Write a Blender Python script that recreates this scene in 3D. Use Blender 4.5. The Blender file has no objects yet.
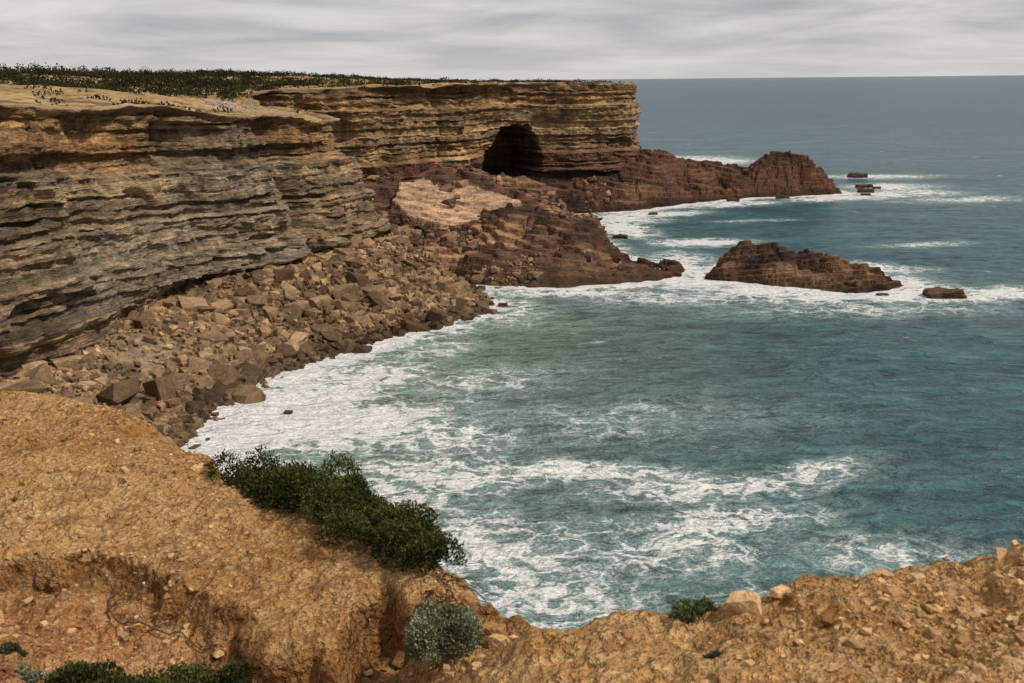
import bpy, bmesh, math, numpy as np
from mathutils import Matrix, Vector
rng = np.random.default_rng(7)
scene = bpy.context.scene

# ------------------------------------------------------------------ numpy noise
def _hash(ix, iy, iz, seed):
    with np.errstate(over='ignore'):
        n = ix.astype(np.int64).astype(np.uint32)*np.uint32(374761393) + iy.astype(np.int64).astype(np.uint32)*np.uint32(668265263) \
            + iz.astype(np.int64).astype(np.uint32)*np.uint32(2246822519) + np.uint32((seed*3266489917) & 0xffffffff)
        n = (n ^ (n >> np.uint32(13)))*np.uint32(1274126177)
        n = (n ^ (n >> np.uint32(15)))*np.uint32(2654435761)
        n = n ^ (n >> np.uint32(16))
    return n.astype(np.float64)/4294967295.0
def vnoise(x, y, z=0.0, seed=0):
    x, y, z = np.broadcast_arrays(np.asarray(x, float), np.asarray(y, float), np.asarray(z, float))
    ix, iy, iz = np.floor(x), np.floor(y), np.floor(z)
    fx, fy, fz = x-ix, y-iy, z-iz
    fx = fx*fx*(3-2*fx); fy = fy*fy*(3-2*fy); fz = fz*fz*(3-2*fz)
    r = 0
    for a in (0, 1):
        for b in (0, 1):
            for c in (0, 1):
                w = (fx if a else 1-fx)*(fy if b else 1-fy)*(fz if c else 1-fz)
                r = r + w*_hash(ix+a, iy+b, iz+c, seed)
    return r
def fbm(x, y, z=0.0, oct=4, seed=0, gain=0.5):
    s = 0; a = 1; t = 0; f = 1
    for o in range(oct):
        s = s + a*(vnoise(x*f+o*17.3, y*f-o*9.1, np.asarray(z)*f, seed+o)-0.5)*2
        t += a; a *= gain; f *= 2.03
    return s/t
def sstep(a, b, x):
    t = np.clip((x-a)/(b-a), 0, 1); return t*t*(3-2*t)
def mix(a, b, t): return a*(1-t)+b*t
def signed_dist(px, py, poly):
    """positive inside polygon"""
    poly = np.asarray(poly, float); n = len(poly)
    d = np.full(px.shape, 1e18); ins = np.zeros(px.shape, bool)
    for i in range(n):
        ax, ay = poly[i]; bx, by = poly[(i+1) % n]
        ex, ey = bx-ax, by-ay
        t = np.clip(((px-ax)*ex+(py-ay)*ey)/(ex*ex+ey*ey+1e-12), 0, 1)
        d = np.minimum(d, (px-ax-t*ex)**2+(py-ay-t*ey)**2)
        if ay != by:
            c = ((ay > py) != (by > py)) & (px < (bx-ax)*(py-ay)/(by-ay)+ax)
            ins ^= c
    d = np.sqrt(d)
    return np.where(ins, d, -d)
def idw(x, y, pts, soft, p=1.5):
    num = 0; den = 0
    for (a, b, h) in pts:
        w = 1.0/((x-a)**2+(y-b)**2+soft*soft)**p
        num = num+w*h; den = den+w
    return num/den

# ------------------------------------------------------------------ mesh helpers
def mk(name, V, F, mat, attrs=None, smooth=True, parent=None):
    V = np.ascontiguousarray(V, dtype=np.float32); F = np.ascontiguousarray(F, dtype=np.int32)
    me = bpy.data.meshes.new(name)
    me.vertices.add(len(V)); me.vertices.foreach_set('co', V.ravel())
    me.loops.add(F.size); me.loops.foreach_set('vertex_index', F.ravel())
    me.polygons.add(len(F)); me.polygons.foreach_set('loop_start', np.arange(len(F), dtype=np.int32)*F.shape[1])
    me.update(calc_edges=True)
    me.polygons.foreach_set('use_smooth', np.full(len(F), smooth))
    for k, c in (attrs or {}).items():
        c = np.asarray(c, float)
        if c.ndim == 1: c = np.stack([c, c, c], 1)
        rgba = np.ones((len(V), 4), np.float32); rgba[:, :3] = c
        a = me.color_attributes.new(k, 'FLOAT_COLOR', 'POINT'); a.data.foreach_set('color', rgba.ravel())
    me.materials.append(mat)
    ob = bpy.data.objects.new(name, me); scene.collection.objects.link(ob)
    if parent: ob.parent = parent
    return ob
def grid_faces(ny, nx):
    i = np.arange(ny*nx).reshape(ny, nx)
    return np.stack([i[:-1, :-1], i[:-1, 1:], i[1:, 1:], i[1:, :-1]], -1).reshape(-1, 4)

# ------------------------------------------------------------------ materials
class NT:
    def __init__(s, name):
        s.m = bpy.data.materials.new(name); s.m.use_nodes = True
        s.t = s.m.node_tree; s.t.nodes.clear()
        s.out = s.t.nodes.new('ShaderNodeOutputMaterial'); s.b = s.t.nodes.new('ShaderNodeBsdfPrincipled')
        s.t.links.new(s.b.outputs[0], s.out.inputs[0])
    def n(s, typ, **kw):
        x = s.t.nodes.new(typ)
        for k, v in kw.items(): setattr(x, k, v)
        return x
    def l(s, a, b): s.t.links.new(a, b)
    def val(s, sock, v):
        if isinstance(v, bpy.types.NodeSocket): s.l(v, sock)
        else: sock.default_value = v
    def math(s, op, a, b=0.0, c=0.0, clamp=False):
        x = s.n('ShaderNodeMath', operation=op, use_clamp=clamp)
        s.val(x.inputs[0], a); s.val(x.inputs[1], b); s.val(x.inputs[2], c); return x.outputs[0]
    def pos(s): return s.n('ShaderNodeNewGeometry').outputs['Position']
    def mapping(s, v, scale=(1, 1, 1), rot=(0, 0, 0)):
        x = s.n('ShaderNodeMapping'); s.l(v, x.inputs[0]); x.inputs['Scale'].default_value = scale
        x.inputs['Rotation'].default_value = rot; return x.outputs[0]
    def noise(s, v, scale, detail=4, rough=0.55, dist=0.0):
        x = s.n('ShaderNodeTexNoise'); s.l(v, x.inputs['Vector']); x.inputs['Scale'].default_value = scale
        x.inputs['Detail'].default_value = detail; x.inputs['Roughness'].default_value = rough
        x.inputs['Distortion'].default_value = dist; return x.outputs['Fac']
    def voro(s, v, scale, feature='F1', rnd=1.0):
        x = s.n('ShaderNodeTexVoronoi', feature=feature); x.voronoi_dimensions = '2D' if feature != 'F1' else '3D'
        s.l(v, x.inputs['Vector']); x.inputs['Scale'].default_value = scale
        x.inputs['Randomness'].default_value = rnd
        return x.outputs['Distance']
    def mr(s, v, a, b, c, d, smooth=False):
        x = s.n('ShaderNodeMapRange'); x.interpolation_type = 'SMOOTHSTEP' if smooth else 'LINEAR'
        s.val(x.inputs[0], v)
        for i, q in enumerate((a, b, c, d)): s.val(x.inputs[i+1], q)
        return x.outputs[0]
    def attr(s, name): return s.n('ShaderNodeAttribute', attribute_name=name).outputs['Color']
    def mixc(s, f, a, b, mode='MIX'):
        x = s.n('ShaderNodeMix', data_type='RGBA', blend_type=mode)
        s.val(x.inputs[0], f)
        for i, q in ((6, a), (7, b)):
            if isinstance(q, tuple): x.inputs[i].default_value = (*q, 1)
            else: s.l(q, x.inputs[i])
        return x.outputs[2]
    def scalec(s, col, f):
        x = s.n('ShaderNodeVectorMath', operation='SCALE'); s.l(col, x.inputs[0]); s.val(x.inputs['Scale'], f); return x.outputs[0]
    def bump(s, h, dist, strength=1.0, normal=None):
        x = s.n('ShaderNodeBump'); s.l(h, x.inputs['Height']); x.inputs['Distance'].default_value = dist
        x.inputs['Strength'].default_value = strength
        if normal is not None: s.l(normal, x.inputs['Normal'])
        return x.outputs[0]

def rock_material(name, stripes, bumpd, fine=3.0, tint=1.0):
    m = NT(name); p = m.pos()
    st1 = m.noise(m.mapping(p, (0.05, 0.05, 0.9)), 1.0, 3, 0.7, 0.6)
    st2 = m.noise(m.mapping(p, (0.20, 0.20, 3.4), (0.03, 0.02, 0)), 1.0, 3, 0.7, 0.5)
    bl = m.noise(p, 0.16, 4, 0.65)
    fn = m.noise(p, fine, 3, 0.7)
    k = m.math('MULTIPLY', m.mr(st1, 0.3, 0.7, 1-stripes*1.15, 1+stripes*0.9), m.mr(st2, 0.3, 0.7, 1-stripes*1.15, 1+stripes*0.8))
    k = m.math('MULTIPLY', k, m.mr(bl, 0.3, 0.7, 0.6, 1.35))
    k = m.math('MULTIPLY', k, m.mr(fn, 0.3, 0.7, 0.62, 1.3))
    col = m.scalec(m.attr('albedo'), m.math('MULTIPLY', k, tint))
    stain = m.mr(m.noise(m.mapping(p, (0.5, 0.5, 0.12)), 0.6, 3, 0.65), 0.50, 0.70, 0.0, 0.65)
    col = m.mixc(stain, col, (0.060, 0.041, 0.029))
    m.l(col, m.b.inputs['Base Color'])
    m.b.inputs['Roughness'].default_value = 0.9; m.b.inputs['Specular IOR Level'].default_value = 0.15
    h = m.math('ADD', m.math('MULTIPLY', st2, 1.2*stripes/0.3), m.math('MULTIPLY', fn, 1.3))
    m.l(m.bump(h, bumpd, 1.0), m.b.inputs['Normal'])
    return m.m
M_cliff = rock_material('stratified_rock', 0.34, 0.7, 1.1)
M_low = rock_material('shore_rock', 0.24, 0.5, 1.1)
M_boulder = rock_material('boulder_rock', 0.03, 0.12, 2.0)

def ground_material():
    m = NT('ochre_earth'); p = m.pos()
    n1 = m.noise(p, 0.55, 4, 0.65); n2 = m.noise(p, 5.0, 4, 0.7); n3 = m.noise(p, 38.0, 2, 0.7)
    v1 = m.voro(p, 13.0)
    c = m.mixc(m.mr(n1, 0.38, 0.62, 0, 1), (0.52, 0.255, 0.080), (0.76, 0.45, 0.185))
    c = m.mixc(m.mr(n2, 0.42, 0.68, 0, 0.8), c, (0.82, 0.55, 0.28))
    c = m.mixc(m.mr(m.noise(p, 2.2, 4, 0.7, 0.4), 0.48, 0.68, 0, 0.85), c, (0.28, 0.125, 0.045))
    c = m.mixc(1.0, c, m.attr('albedo'), 'MULTIPLY')
    k = m.math('MULTIPLY', m.mr(n3, 0.3, 0.7, 0.62, 1.28), m.mr(v1, 0.0, 0.6, 1.15, 0.75))
    m.l(m.scalec(c, k), m.b.inputs['Base Color'])
    m.b.inputs['Roughness'].default_value = 0.95; m.b.inputs['Specular IOR Level'].default_value = 0.1
    h = m.math('SUBTRACT', m.math('MULTIPLY', n2, 2.4), m.math('MULTIPLY', v1, 0.9))
    h = m.math('ADD', h, m.math('MULTIPLY', n3, 0.6))
    m.l(m.bump(h, 0.09, 1.0), m.b.inputs['Normal'])
    return m.m
M_ground = ground_material()
def pebble_material():
    m = NT('ochre_stone'); p = m.pos()
    n = m.noise(p, 18.0, 3, 0.7)
    m.l(m.scalec(m.attr('albedo'), m.mr(n, 0.3, 0.7, 0.65, 1.2)), m.b.inputs['Base Color'])
    m.b.inputs['Roughness'].default_value = 0.95; m.b.inputs['Specular IOR Level'].default_value = 0.1
    m.l(m.bump(n, 0.03), m.b.inputs['Normal']); return m.m
M_pebble = pebble_material()
def plateau_material():
    m = NT('plateau_earth'); p = m.pos()
    n1 = m.noise(p, 0.06, 4, 0.65); n2 = m.noise(p, 0.8, 4, 0.7)
    c = m.mixc(m.mr(n1, 0.38, 0.62, 0, 1), (0.30, 0.19, 0.09), (0.52, 0.36, 0.19))
    c = m.mixc(m.mr(m.noise(p, 0.13, 4, 0.7), 0.53, 0.60, 0, 0.75), c, (0.085, 0.070, 0.036))
    m.l(m.scalec(c, m.mr(n2, 0.3, 0.7, 0.6, 1.25)), m.b.inputs['Base Color'])
    m.b.inputs['Roughness'].default_value = 1.0; m.b.inputs['Specular IOR Level'].default_value = 0.05
    m.l(m.bump(n2, 0.6), m.b.inputs['Normal']); return m.m
M_plateau = plateau_material()
def leaf_material(name):
    m = NT(name)
    m.l(m.attr('albedo'), m.b.inputs['Base Color'])
    m.b.inputs['Roughness'].default_value = 0.9; m.b.inputs['Specular IOR Level'].default_value = 0.04
    return m.m
M_leaf = leaf_material('leaf')
def simple(name, col, sc=20):
    m = NT(name); n = m.noise(m.pos(), sc, 3, 0.6)
    m.l(m.scalec(m.mixc(0.0, col, col), m.mr(n, 0.3, 0.7, 0.6, 1.25)), m.b.inputs['Base Color'])
    m.b.inputs['Roughness'].default_value = 0.9; m.l(m.bump(n, 0.01), m.b.inputs['Normal']); return m.m
M_twig = simple('dry_wood', (0.10, 0.06, 0.035)); M_fence = simple('weathered_wood', (0.55, 0.48, 0.40), 3); M_wall = simple('lime_stone', (0.6, 0.54, 0.46), 2)

def sea_material():
    m = NT('sea_water'); p = m.pos()
    at = m.n('ShaderNodeSeparateColor'); m.l(m.attr('foam'), at.inputs[0])
    fm = at.outputs[0]; shallow = at.outputs[1]; off_shore = at.outputs[2]
    w1 = m.noise(m.mapping(p, (0.05, 0.16, 0.1), (0, 0, 0.35)), 1.0, 2, 0.5, 0.6)
    w2 = m.noise(m.mapping(p, (0.20, 0.55, 0.3), (0, 0, 0.2)), 1.0, 3, 0.62, 0.8)
    w3 = m.noise(m.mapping(p, (0.9, 1.7, 1.0), (0, 0, -0.3)), 1.0, 3, 0.7, 0.5)
    h = m.math('ADD', m.math('MULTIPLY', w1, 2.2), m.math('ADD', m.math('MULTIPLY', w2, 1.5), m.math('MULTIPLY', w3, 0.6)))
    tn = m.noise(m.mapping(p, (0.02, 0.035, 0.02)), 1.0, 4, 0.6, 0.6)
    deep = m.mixc(m.mr(tn, 0.35, 0.65, 0, 1), (0.011, 0.068, 0.092), (0.034, 0.116, 0.134))
    deep = m.mixc(off_shore, deep, (0.006, 0.052, 0.084))
    c = m.mixc(shallow, deep, (0.140, 0.190, 0.155))
    c = m.scalec(c, m.math('MULTIPLY', m.mr(w2, 0.3, 0.7, 0.5, 1.5), m.mr(w1, 0.3, 0.7, 0.72, 1.28)))
    wv = m.n('ShaderNodeTexNoise'); m.l(p, wv.inputs['Vector']); wv.inputs['Scale'].default_value = 0.2; wv.inputs['Detail'].default_value = 4
    wv.inputs['Roughness'].default_value = 0.62
    off = m.n('ShaderNodeVectorMath', operation='SCALE'); m.l(wv.outputs['Color'], off.inputs[0]); off.inputs['Scale'].default_value = 11.0
    pp = m.n('ShaderNodeVectorMath', operation='ADD'); m.l(p, pp.inputs[0]); m.l(off.outputs[0], pp.inputs[1])
    e1 = m.voro(m.mapping(pp.outputs[0], (0.20, 0.36, 0.0)), 1.0, 'DISTANCE_TO_EDGE')
    e2 = m.voro(m.mapping(pp.outputs[0], (0.55, 0.95, 0.0)), 1.0, 'DISTANCE_TO_EDGE')
    fn = m.noise(m.mapping(pp.outputs[0], (1, 1.4, 1)), 0.9, 5, 0.72)
    big = m.noise(p, 0.09, 3, 0.6, 0.8)
    q = m.math('ADD', m.math('MULTIPLY', e1, 1.45), m.math('MULTIPLY', e2, 0.75))
    q = m.math('ADD', q, m.math('MULTIPLY', fn, 0.62))
    q = m.math('ADD', q, m.math('MULTIPLY', m.math('SUBTRACT', big, 0.5), 0.95))
    v = m.math('SUBTRACT', m.math('MULTIPLY', fm, 1.42), q)
    foam = m.mr(v, -0.06, 0.30, 0, 1, True)
    thin = m.math('MAXIMUM', m.mr(e1, 0.0, 0.065, 1, 0, True), m.mr(e2, 0.0, 0.075, 0.8, 0, True))
    thin = m.math('MULTIPLY', thin, m.mr(fn, 0.38, 0.60, 0.0, 1.0))
    thin = m.math('MULTIPLY', thin, m.mr(m.math('SUBTRACT', fm, m.math('MULTIPLY', big, 0.45)), 0.0, 0.25, 0, 0.9))
    foam = m.math('MAXIMUM', foam, thin)
    haze = m.mr(v, -0.85, 0.15, 0, 0.45, True)
    haze = m.math('MULTIPLY', haze, m.mr(fm, 0.03, 0.3, 0, 1))
    foam = m.math('MULTIPLY', foam, m.mr(fm, 0.03, 0.12, 0, 1))
    wc = m.noise(m.mapping(p, (0.05, 0.16, 0.1), (0, 0, 0.05)), 1.3, 4, 0.72)
    foam = m.math('MAXIMUM', foam, m.mr(wc, 0.685, 0.73, 0, 0.7))
    c = m.mixc(haze, c, (0.38, 0.51, 0.50))
    fcol = m.scalec(m.mixc(0.0, (0.86, 0.87, 0.86), (1, 1, 1)), m.mr(fn, 0.3, 0.65, 0.72, 1.0))
    c = m.mixc(foam, c, fcol)
    m.l(c, m.b.inputs['Base Color'])
    m.l(m.mr(foam, 0, 1, 0.22, 0.8), m.b.inputs['Roughness'])
    m.b.inputs['IOR'].default_value = 1.33
    m.b.inputs['Specular IOR Level'].default_value = 0.26
    m.l(m.bump(h, 1.2, 1.0), m.b.inputs['Normal'])
    return m.m
M_sea = sea_material()

# ------------------------------------------------------------------ coast layout (metres)
shore = [(-70, 60), (-48, 80), (-41, 95), (-37.8, 107), (-37.4, 121), (-34.3, 132), (-26, 145.5), (-16.7, 158), (-5.6, 171), (-4, 180), (-8.4, 192),
         (-13, 202), (-8, 199), (-2.4, 195), (9.5, 193), (25.6, 195), (35.6, 204), (37.3, 213), (26.3, 220), (23, 235), (20, 262), (17, 290), (17.6, 303),
         (39.7, 309), (61.7, 328), (84, 341), (105, 345), (120, 352), (113, 362), (97, 365), (84, 366), (72, 380), (70, 410), (75, 450), (50, 530),
         (-80, 640), (-400, 720), (-400, 60)]
lip = [(-36, 26), (-58, 42), (-70, 70), (-70, 98), (-66, 120), (-63, 140), (-57, 158), (-50, 176), (-42, 190), (-35.5, 202), (-33.5, 210), (-34.5, 216), (-42, 221), (-54, 228), (-61, 242),
       (-62, 260), (-54, 275), (-38, 287), (-22, 298), (-10, 314), (2, 330), (15, 336), (30, 337), (36.5, 340), (42, 350), (46, 380), (40, 430), (20, 500), (-100, 600)]
def chaikin(P, it=2):
    P = np.asarray(P, float)
    for _ in range(it):
        Q = P[:-1]*0.75+P[1:]*0.25; R = P[:-1]*0.25+P[1:]*0.75
        P = np.vstack([P[:1], np.stack([Q, R], 1).reshape(-1, 2), P[-1:]])
    return P
lipS = chaikin(lip, 3)
seg = np.linalg.norm(np.diff(lipS, axis=0), axis=1); cum0 = np.concatenate([[0], np.cumsum(seg)])
sv = np.arange(0, cum0[-1], 1.5); lxx = np.interp(sv, cum0, lipS[:, 0]); lyy = np.interp(sv, cum0, lipS[:, 1])
wv_ = 2.8*fbm(sv*0.06, sv*0, 0, 4, 19, 0.6)*sstep(0, 30, sv)*(1-0.7*np.exp(-((lxx+34)**2+(lyy-212)**2)/100))
dxl = np.gradient(lxx); dyl = np.gradient(lyy); dl_ = np.hypot(dxl, dyl)
lipS = np.stack([lxx+dyl/dl_*wv_, lyy-dxl/dl_*wv_], 1)
plateau_poly = np.vstack([lipS[::2], [(-400, 690), (-420, -80), (-36, -80)]])
plateau_pts = [(-66, 120, 37.9), (-70, 60, 37.6), (-57, 158, 36.2), (-45, 185, 33.9), (-36, 208, 31.3), (-55, 222, 34.0), (-66, 250, 37.0), (-46, 282, 38.1), (-22, 302, 38.4),
               (10, 335, 38.5), (42, 345, 38.0), (-120, 130, 39.0), (-90, 170, 38.2), (-80, 210, 38.2), (-120, 220, 40.2), (-150, 300, 42), (-60, 300, 38.8), (0, 380, 38.6),
               (40, 420, 37), (-100, 400, 42), (-250, 300, 45), (-300, 100, 43), (-200, 600, 43), (-40, 24, 35.5), (-60, 45, 36), (-40, -60, 38)]
def pz(x, y): return idw(x, y, plateau_pts, 11.0, 1.7) + 0.8*fbm(x*0.05, y*0.05, 0, 3, 31)+0.5*fbm(x*0.25, y*0.25, 0, 3, 35)

# ------------------------------------------------------------------ sea
def axis(lo, hi, step, far0, far1, n=46):
    core = np.arange(lo, hi+step*0.5, step)
    a = lo-np.geomspace(step*1.3, lo-far0, n)[::-1]; b = hi+np.geomspace(step*1.3, far1-hi, n)
    return np.concatenate([a, core, b])
sx = axis(-60, 165, 0.8, -26000, 26000); sy = axis(45, 420, 0.7, -3000, 32000)
SX, SY = np.meshgrid(sx, sy)
island = [(39, 201), (42, 197.5), (49, 194), (57, 189.5), (64, 186.0), (72, 187.0), (77.5, 191), (77, 196), (69, 204), (60, 210), (51, 212), (42, 208)]
dS = -signed_dist(SX, SY, shore)
dI = -signed_dist(SX, SY, island)
def blob(x, y, cx, cy, rx, ry, rot=0.0, amp=1.0):
    c, s = math.cos(rot), math.sin(rot); u = (x-cx)*c+(y-cy)*s; v = -(x-cx)*s+(y-cy)*c
    return amp*np.exp(-((u/rx)**2+(v/ry)**2))
bay = sstep(175, 140, SY)
foam = np.exp(-np.clip(dS-1.0, 0, None)/mix(4.5, 7.0, bay))*mix(0.95, 1.05, bay)
foam = np.maximum(foam, 1.05*np.exp(-np.clip(dI-0.5, 0, None)/7.0))
for b in [(-27, 120, 12, 16, 0.3, 1.05), (-33, 108, 10, 12, 0, 1.1), (-20, 113, 14, 11, 0, 0.92), (-10, 107, 14, 7, 0, 0.70), (-33, 96, 12, 11, 0, 1.05), (-8, 98, 16, 7, 0, 0.68),
          (5, 98, 17, 3.6, -0.1, 0.76), (19, 93, 16, 4, 0.1, 0.74), (31, 97, 10, 3.5, 0.4, 0.54), (-15, 90, 13, 10, 0, 0.68), (-2, 80, 13, 9, 0.2, 0.64), (3, 70, 11, 8, 0, 0.62), (14, 79, 14, 6, 0.1, 0.52),
          (30, 78, 18, 6, 0, 0.44), (20, 85, 14, 4.5, 0.2, 0.54), (28, 70, 16, 5, 0, 0.46), (46, 72, 12, 6, 0, 0.42), (-20, 133, 12, 8, 0.6, 0.82), (-11, 148, 9, 6, 0.8, 0.66), (0, 172, 9, 12, 0, 0.66),
          (10, 113, 30, 12, 0.1, 0.34), (-5, 130, 16, 12, 0.5, 0.44),
          (62, 182, 24, 7, 0.0, 0.92), (80, 184, 16, 9, 0, 0.92), (50, 188, 14, 9, 0, 0.9), (36, 198, 11, 13, 0, 0.95), (92, 184, 11, 7, 0.2, 0.8), (30, 182, 22, 8, 0, 0.55), (60, 172, 32, 8, 0, 0.5),
          (48, 247, 14, 7, 0.1, 0.88), (30, 270, 10, 18, 0.2, 0.9), (30, 292, 16, 11, 0, 0.98), (42, 302, 20, 8, 0.2, 0.95), (38, 225, 9, 11, 0, 0.75), (70, 324, 24, 8, 0.35, 0.85),
          (110, 338, 22, 9, 0.2, 0.9), (135, 350, 24, 13, 0, 0.85), (150, 330, 26, 9, 0.2, 0.7), (140, 372, 20, 13, 0, 0.85), (96, 500, 28, 30, 0.2, 0.95), (85, 440, 14, 40, 0, 0.9), (150, 410, 28, 11, 0, 0.8),
          (10, 188, 26, 5, 0, 0.7), (75, 211, 16, 8, -0.3, 0.75), (100, 240, 16, 4, 0.2, 0.55), (70, 285, 14, 4, 0.1, 0.5)]:
    foam = np.maximum(foam, blob(SX, SY, *b))
foam = np.clip(foam*(1+0.34*fbm(SX*0.08, SY*0.12, 0, 3, 5)), 0, 1)
shallow = np.clip(0.95*np.exp(-np.clip(dS, 0, None)/30.0)*sstep(215, 175, SY) + 0.35*np.exp(-np.clip(dS, 0, None)/12.0)+0.30*blob(SX, SY, -5, 85, 40, 40)+0.45*blob(SX, SY, -5, 140, 38, 35), 0, 1)
offs = sstep(60, 600, dS)
amp = np.exp(-((SX-50)/220)**2)*np.exp(-((SY-150)/280)**2)
SZ = amp*(0.36*fbm(SX*0.05+SY*0.02, SY*0.13-SX*0.05, 0, 3, 71)+0.16*fbm(SX*0.3, SY*0.5, 0, 2, 75))
V = np.stack([SX, SY, SZ], -1).reshape(-1, 3)
mk('sea', V, grid_faces(*SX.shape), M_sea, {'foam': np.stack([foam.ravel(), shallow.ravel(), offs.ravel()], 1)})

# ------------------------------------------------------------------ cliff faces (one continuous wall of beds)
seg = np.linalg.norm(np.diff(lipS, axis=0), axis=1); cum = np.concatenate([[0], np.cumsum(seg)])
svals = np.arange(0, cum[-1]-200, 0.42)
lx = np.interp(svals, cum, lipS[:, 0]); ly = np.interp(svals, cum, lipS[:, 1])
tx = np.gradient(lx); ty = np.gradient(ly)
kk = np.hanning(45); kk /= kk.sum()
tx = np.convolve(np.pad(tx, 22, 'edge'), kk, 'valid'); ty = np.convolve(np.pad(ty, 22, 'edge'), kk, 'valid')
tl = np.hypot(tx, ty); nxv, nyv = ty/tl, -tx/tl
ztop = pz(lx, ly)
rows = 170
tt = np.linspace(0, 1, rows)[:, None]
ZB = -1.5+tt*(ztop[None, :]+1.5)
S = np.broadcast_to(svals[None, :], ZB.shape); LX = np.broadcast_to(lx, ZB.shape); LY = np.broadcast_to(ly, ZB.shape)
head = sstep(218, 236, LY)
zb = ZB + 2.3*fbm(LX*0.018, LY*0.018, 0, 3, 3) + 0.028*(LY-150)*(1-head) + 0.02*(LX)*head
th = rng.choice([0.35, 0.5, 0.7, 1.0, 1.5, 2.4], 80, p=[.2, .2, .2, .2, .12, .08])*rng.uniform(0.8, 1.2, 80); bounds = np.cumsum(th)-8; hard = rng.uniform(-1, 1, 81)
zbj = zb+0.25*fbm(S*0.35, zb*0.3, 0, 3, 14)
lay = np.searchsorted(bounds, zbj).astype(float)
layv = hard[np.clip(lay.astype(int), 0, 80)]
def blocks(w, seed):
    b = np.floor(S/w+_hash(lay, lay*0, lay*0, 9+seed)*7+0.8*fbm(S*0.25, zb*0.5, 0, 2, 12+seed)); return _hash(b, lay, lay*0, 4+seed)-0.5
rug = 0.45+1.1*vnoise(S*0.035, zb*0.08, 0, 8)
off = 0.60*layv*rug+0.9*blocks(3.4, 0)*rug+0.45*blocks(1.3, 30)*rug + 1.4*(vnoise(S*0.06, lay*13.7, 0, 21)-0.5)
off += 3.8*fbm(S*0.028, zb*0.03, 0, 3, 41) + 1.4*fbm(S*0.11, zb*0.13, 0, 4, 44)+0.45*fbm(S*0.7, zb*0.9, 0, 3, 47)
gul = np.clip(1-np.abs(fbm(S*0.035, zb*0.008, 0, 2, 51))*6, 0, 1)
off -= gul*3.0
alc = sstep(0.63, 0.70, vnoise(S*0.07, zb*0.16+S*0.01, 0, 55)); off -= 1.9*alc
hgt = ztop[None, :]
bat = mix((hgt-ZB)*0.15, (hgt-ZB)*0.05, head)
bat += head*(2.6*sstep(18.0, 17, zb)+2.5*sstep(12.5, 11.8, zb)+2*sstep(8, 7.4, zb))
bat -= (1-head)*2.8*sstep(9.5, 7.0, ZB)*sstep(1, 4, ZB+3)
bat += 1.6*sstep(27.5, 27.2, zb)*(1-head)+1.2*sstep(20.5, 20.2, zb)*(1-head)+1.2*sstep(15, 14.8, zb)*(1-head)-1.5*sstep(31.0, 30.5, zb)*sstep(28, 28.6, zb)*(1-head)
bat += 1.0*sstep(32.5, 32.0, zb)*head-0.8*sstep(27, 26.5, zb)*head
top_r = sstep(1.0, 0.97, tt)
off = bat + off*np.clip(top_r*1.0+0.25, 0, 1)
PX = LX+nxv[None, :]*off; PY = LY+nyv[None, :]*off
zc = ZB
jag = 1.3*fbm(zc*0.30, LX*0.05, 0, 3, 61)+0.7*blocks(2.0, 60)
cw = 9.6*np.sqrt(np.clip(1-((zc-7)/19.5)**4, 0, 1))*(zc > 5)
cw = np.where(zc > 16, np.minimum(cw, 9.6-(zc-16)*0.55), cw)*(zc < 25.8+1.2*fbm(LX*0.3, LY*0.3, 0, 2, 63))
cave = sstep(0, 0.9, cw-np.abs(PX-1.0+jag-(zc-14)*0.10))*(LY > 295)*(LY < 345)
nb = np.convolve(nxv, np.ones(61)/61, 'same'), np.convolve(nyv, np.ones(61)/61, 'same')
PX = PX-cave*24*nb[0][None, :]; PY = PY-cave*24*nb[1][None, :]
ins = np.array([0.9, 2.2, 3.8, 5.5]); dz = np.array([0.12, 0.18, 0.12, -0.6])
CX = lx[None, :]-nxv[None, :]*ins[:, None]; CY = ly[None, :]-nyv[None, :]*ins[:, None]; CZ = pz(CX, CY)+dz[:, None]
tan = np.array([0.47, 0.330, 0.190]); gold = np.array([0.62, 0.405, 0.205]); grey = np.array([0.145, 0.110, 0.078]); red = np.array([0.20, 0.095, 0.060]); dark = np.array([0.070, 0.040, 0.030])
r1 = _hash(lay, lay*0, lay*0, 77)[..., None]; n2 = (0.5+0.5*fbm(S*0.02, zb*0.06, 0, 4, 81))[..., None]
ochre = np.array([0.42, 0.235, 0.10])
Cl = mix(grey, tan, np.clip(0.18+0.8*r1+1.1*(n2-0.5), 0, 1))
upper = sstep(26.5, 30.5, zb+4*(n2[..., 0]-0.5))[..., None]
Cl = mix(Cl, mix(np.array([0.10, 0.062, 0.035]), ochre, np.clip(r1*0.8+(n2-0.5)*2+0.10, 0, 1)), upper*0.85)
Cl = mix(Cl, np.array([0.27, 0.235, 0.185]), (sstep(0.55, 0.7, vnoise(S*0.03, zb*0.07, 0, 83))*0.45)[..., None])
Ch = mix(grey*0.9, gold, np.clip(0.26+0.7*r1+1.3*(n2-0.5), 0, 1))
upper2 = sstep(29, 33, zb)[..., None]
Ch = mix(Ch, mix(np.array([0.13, 0.085, 0.05]), np.array([0.48, 0.28, 0.12]), r1), upper2*0.75)
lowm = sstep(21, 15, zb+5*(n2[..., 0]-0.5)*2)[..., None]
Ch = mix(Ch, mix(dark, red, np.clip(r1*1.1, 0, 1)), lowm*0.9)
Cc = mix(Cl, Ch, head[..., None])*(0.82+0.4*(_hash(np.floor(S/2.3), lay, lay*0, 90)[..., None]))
crow = mix(np.array([0.22, 0.14, 0.07]), np.array([0.52, 0.35, 0.18]), (0.55+1.1*fbm(CX*0.15, CY*0.15, 0, 4, 93))[..., None].clip(0, 1))
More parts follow.
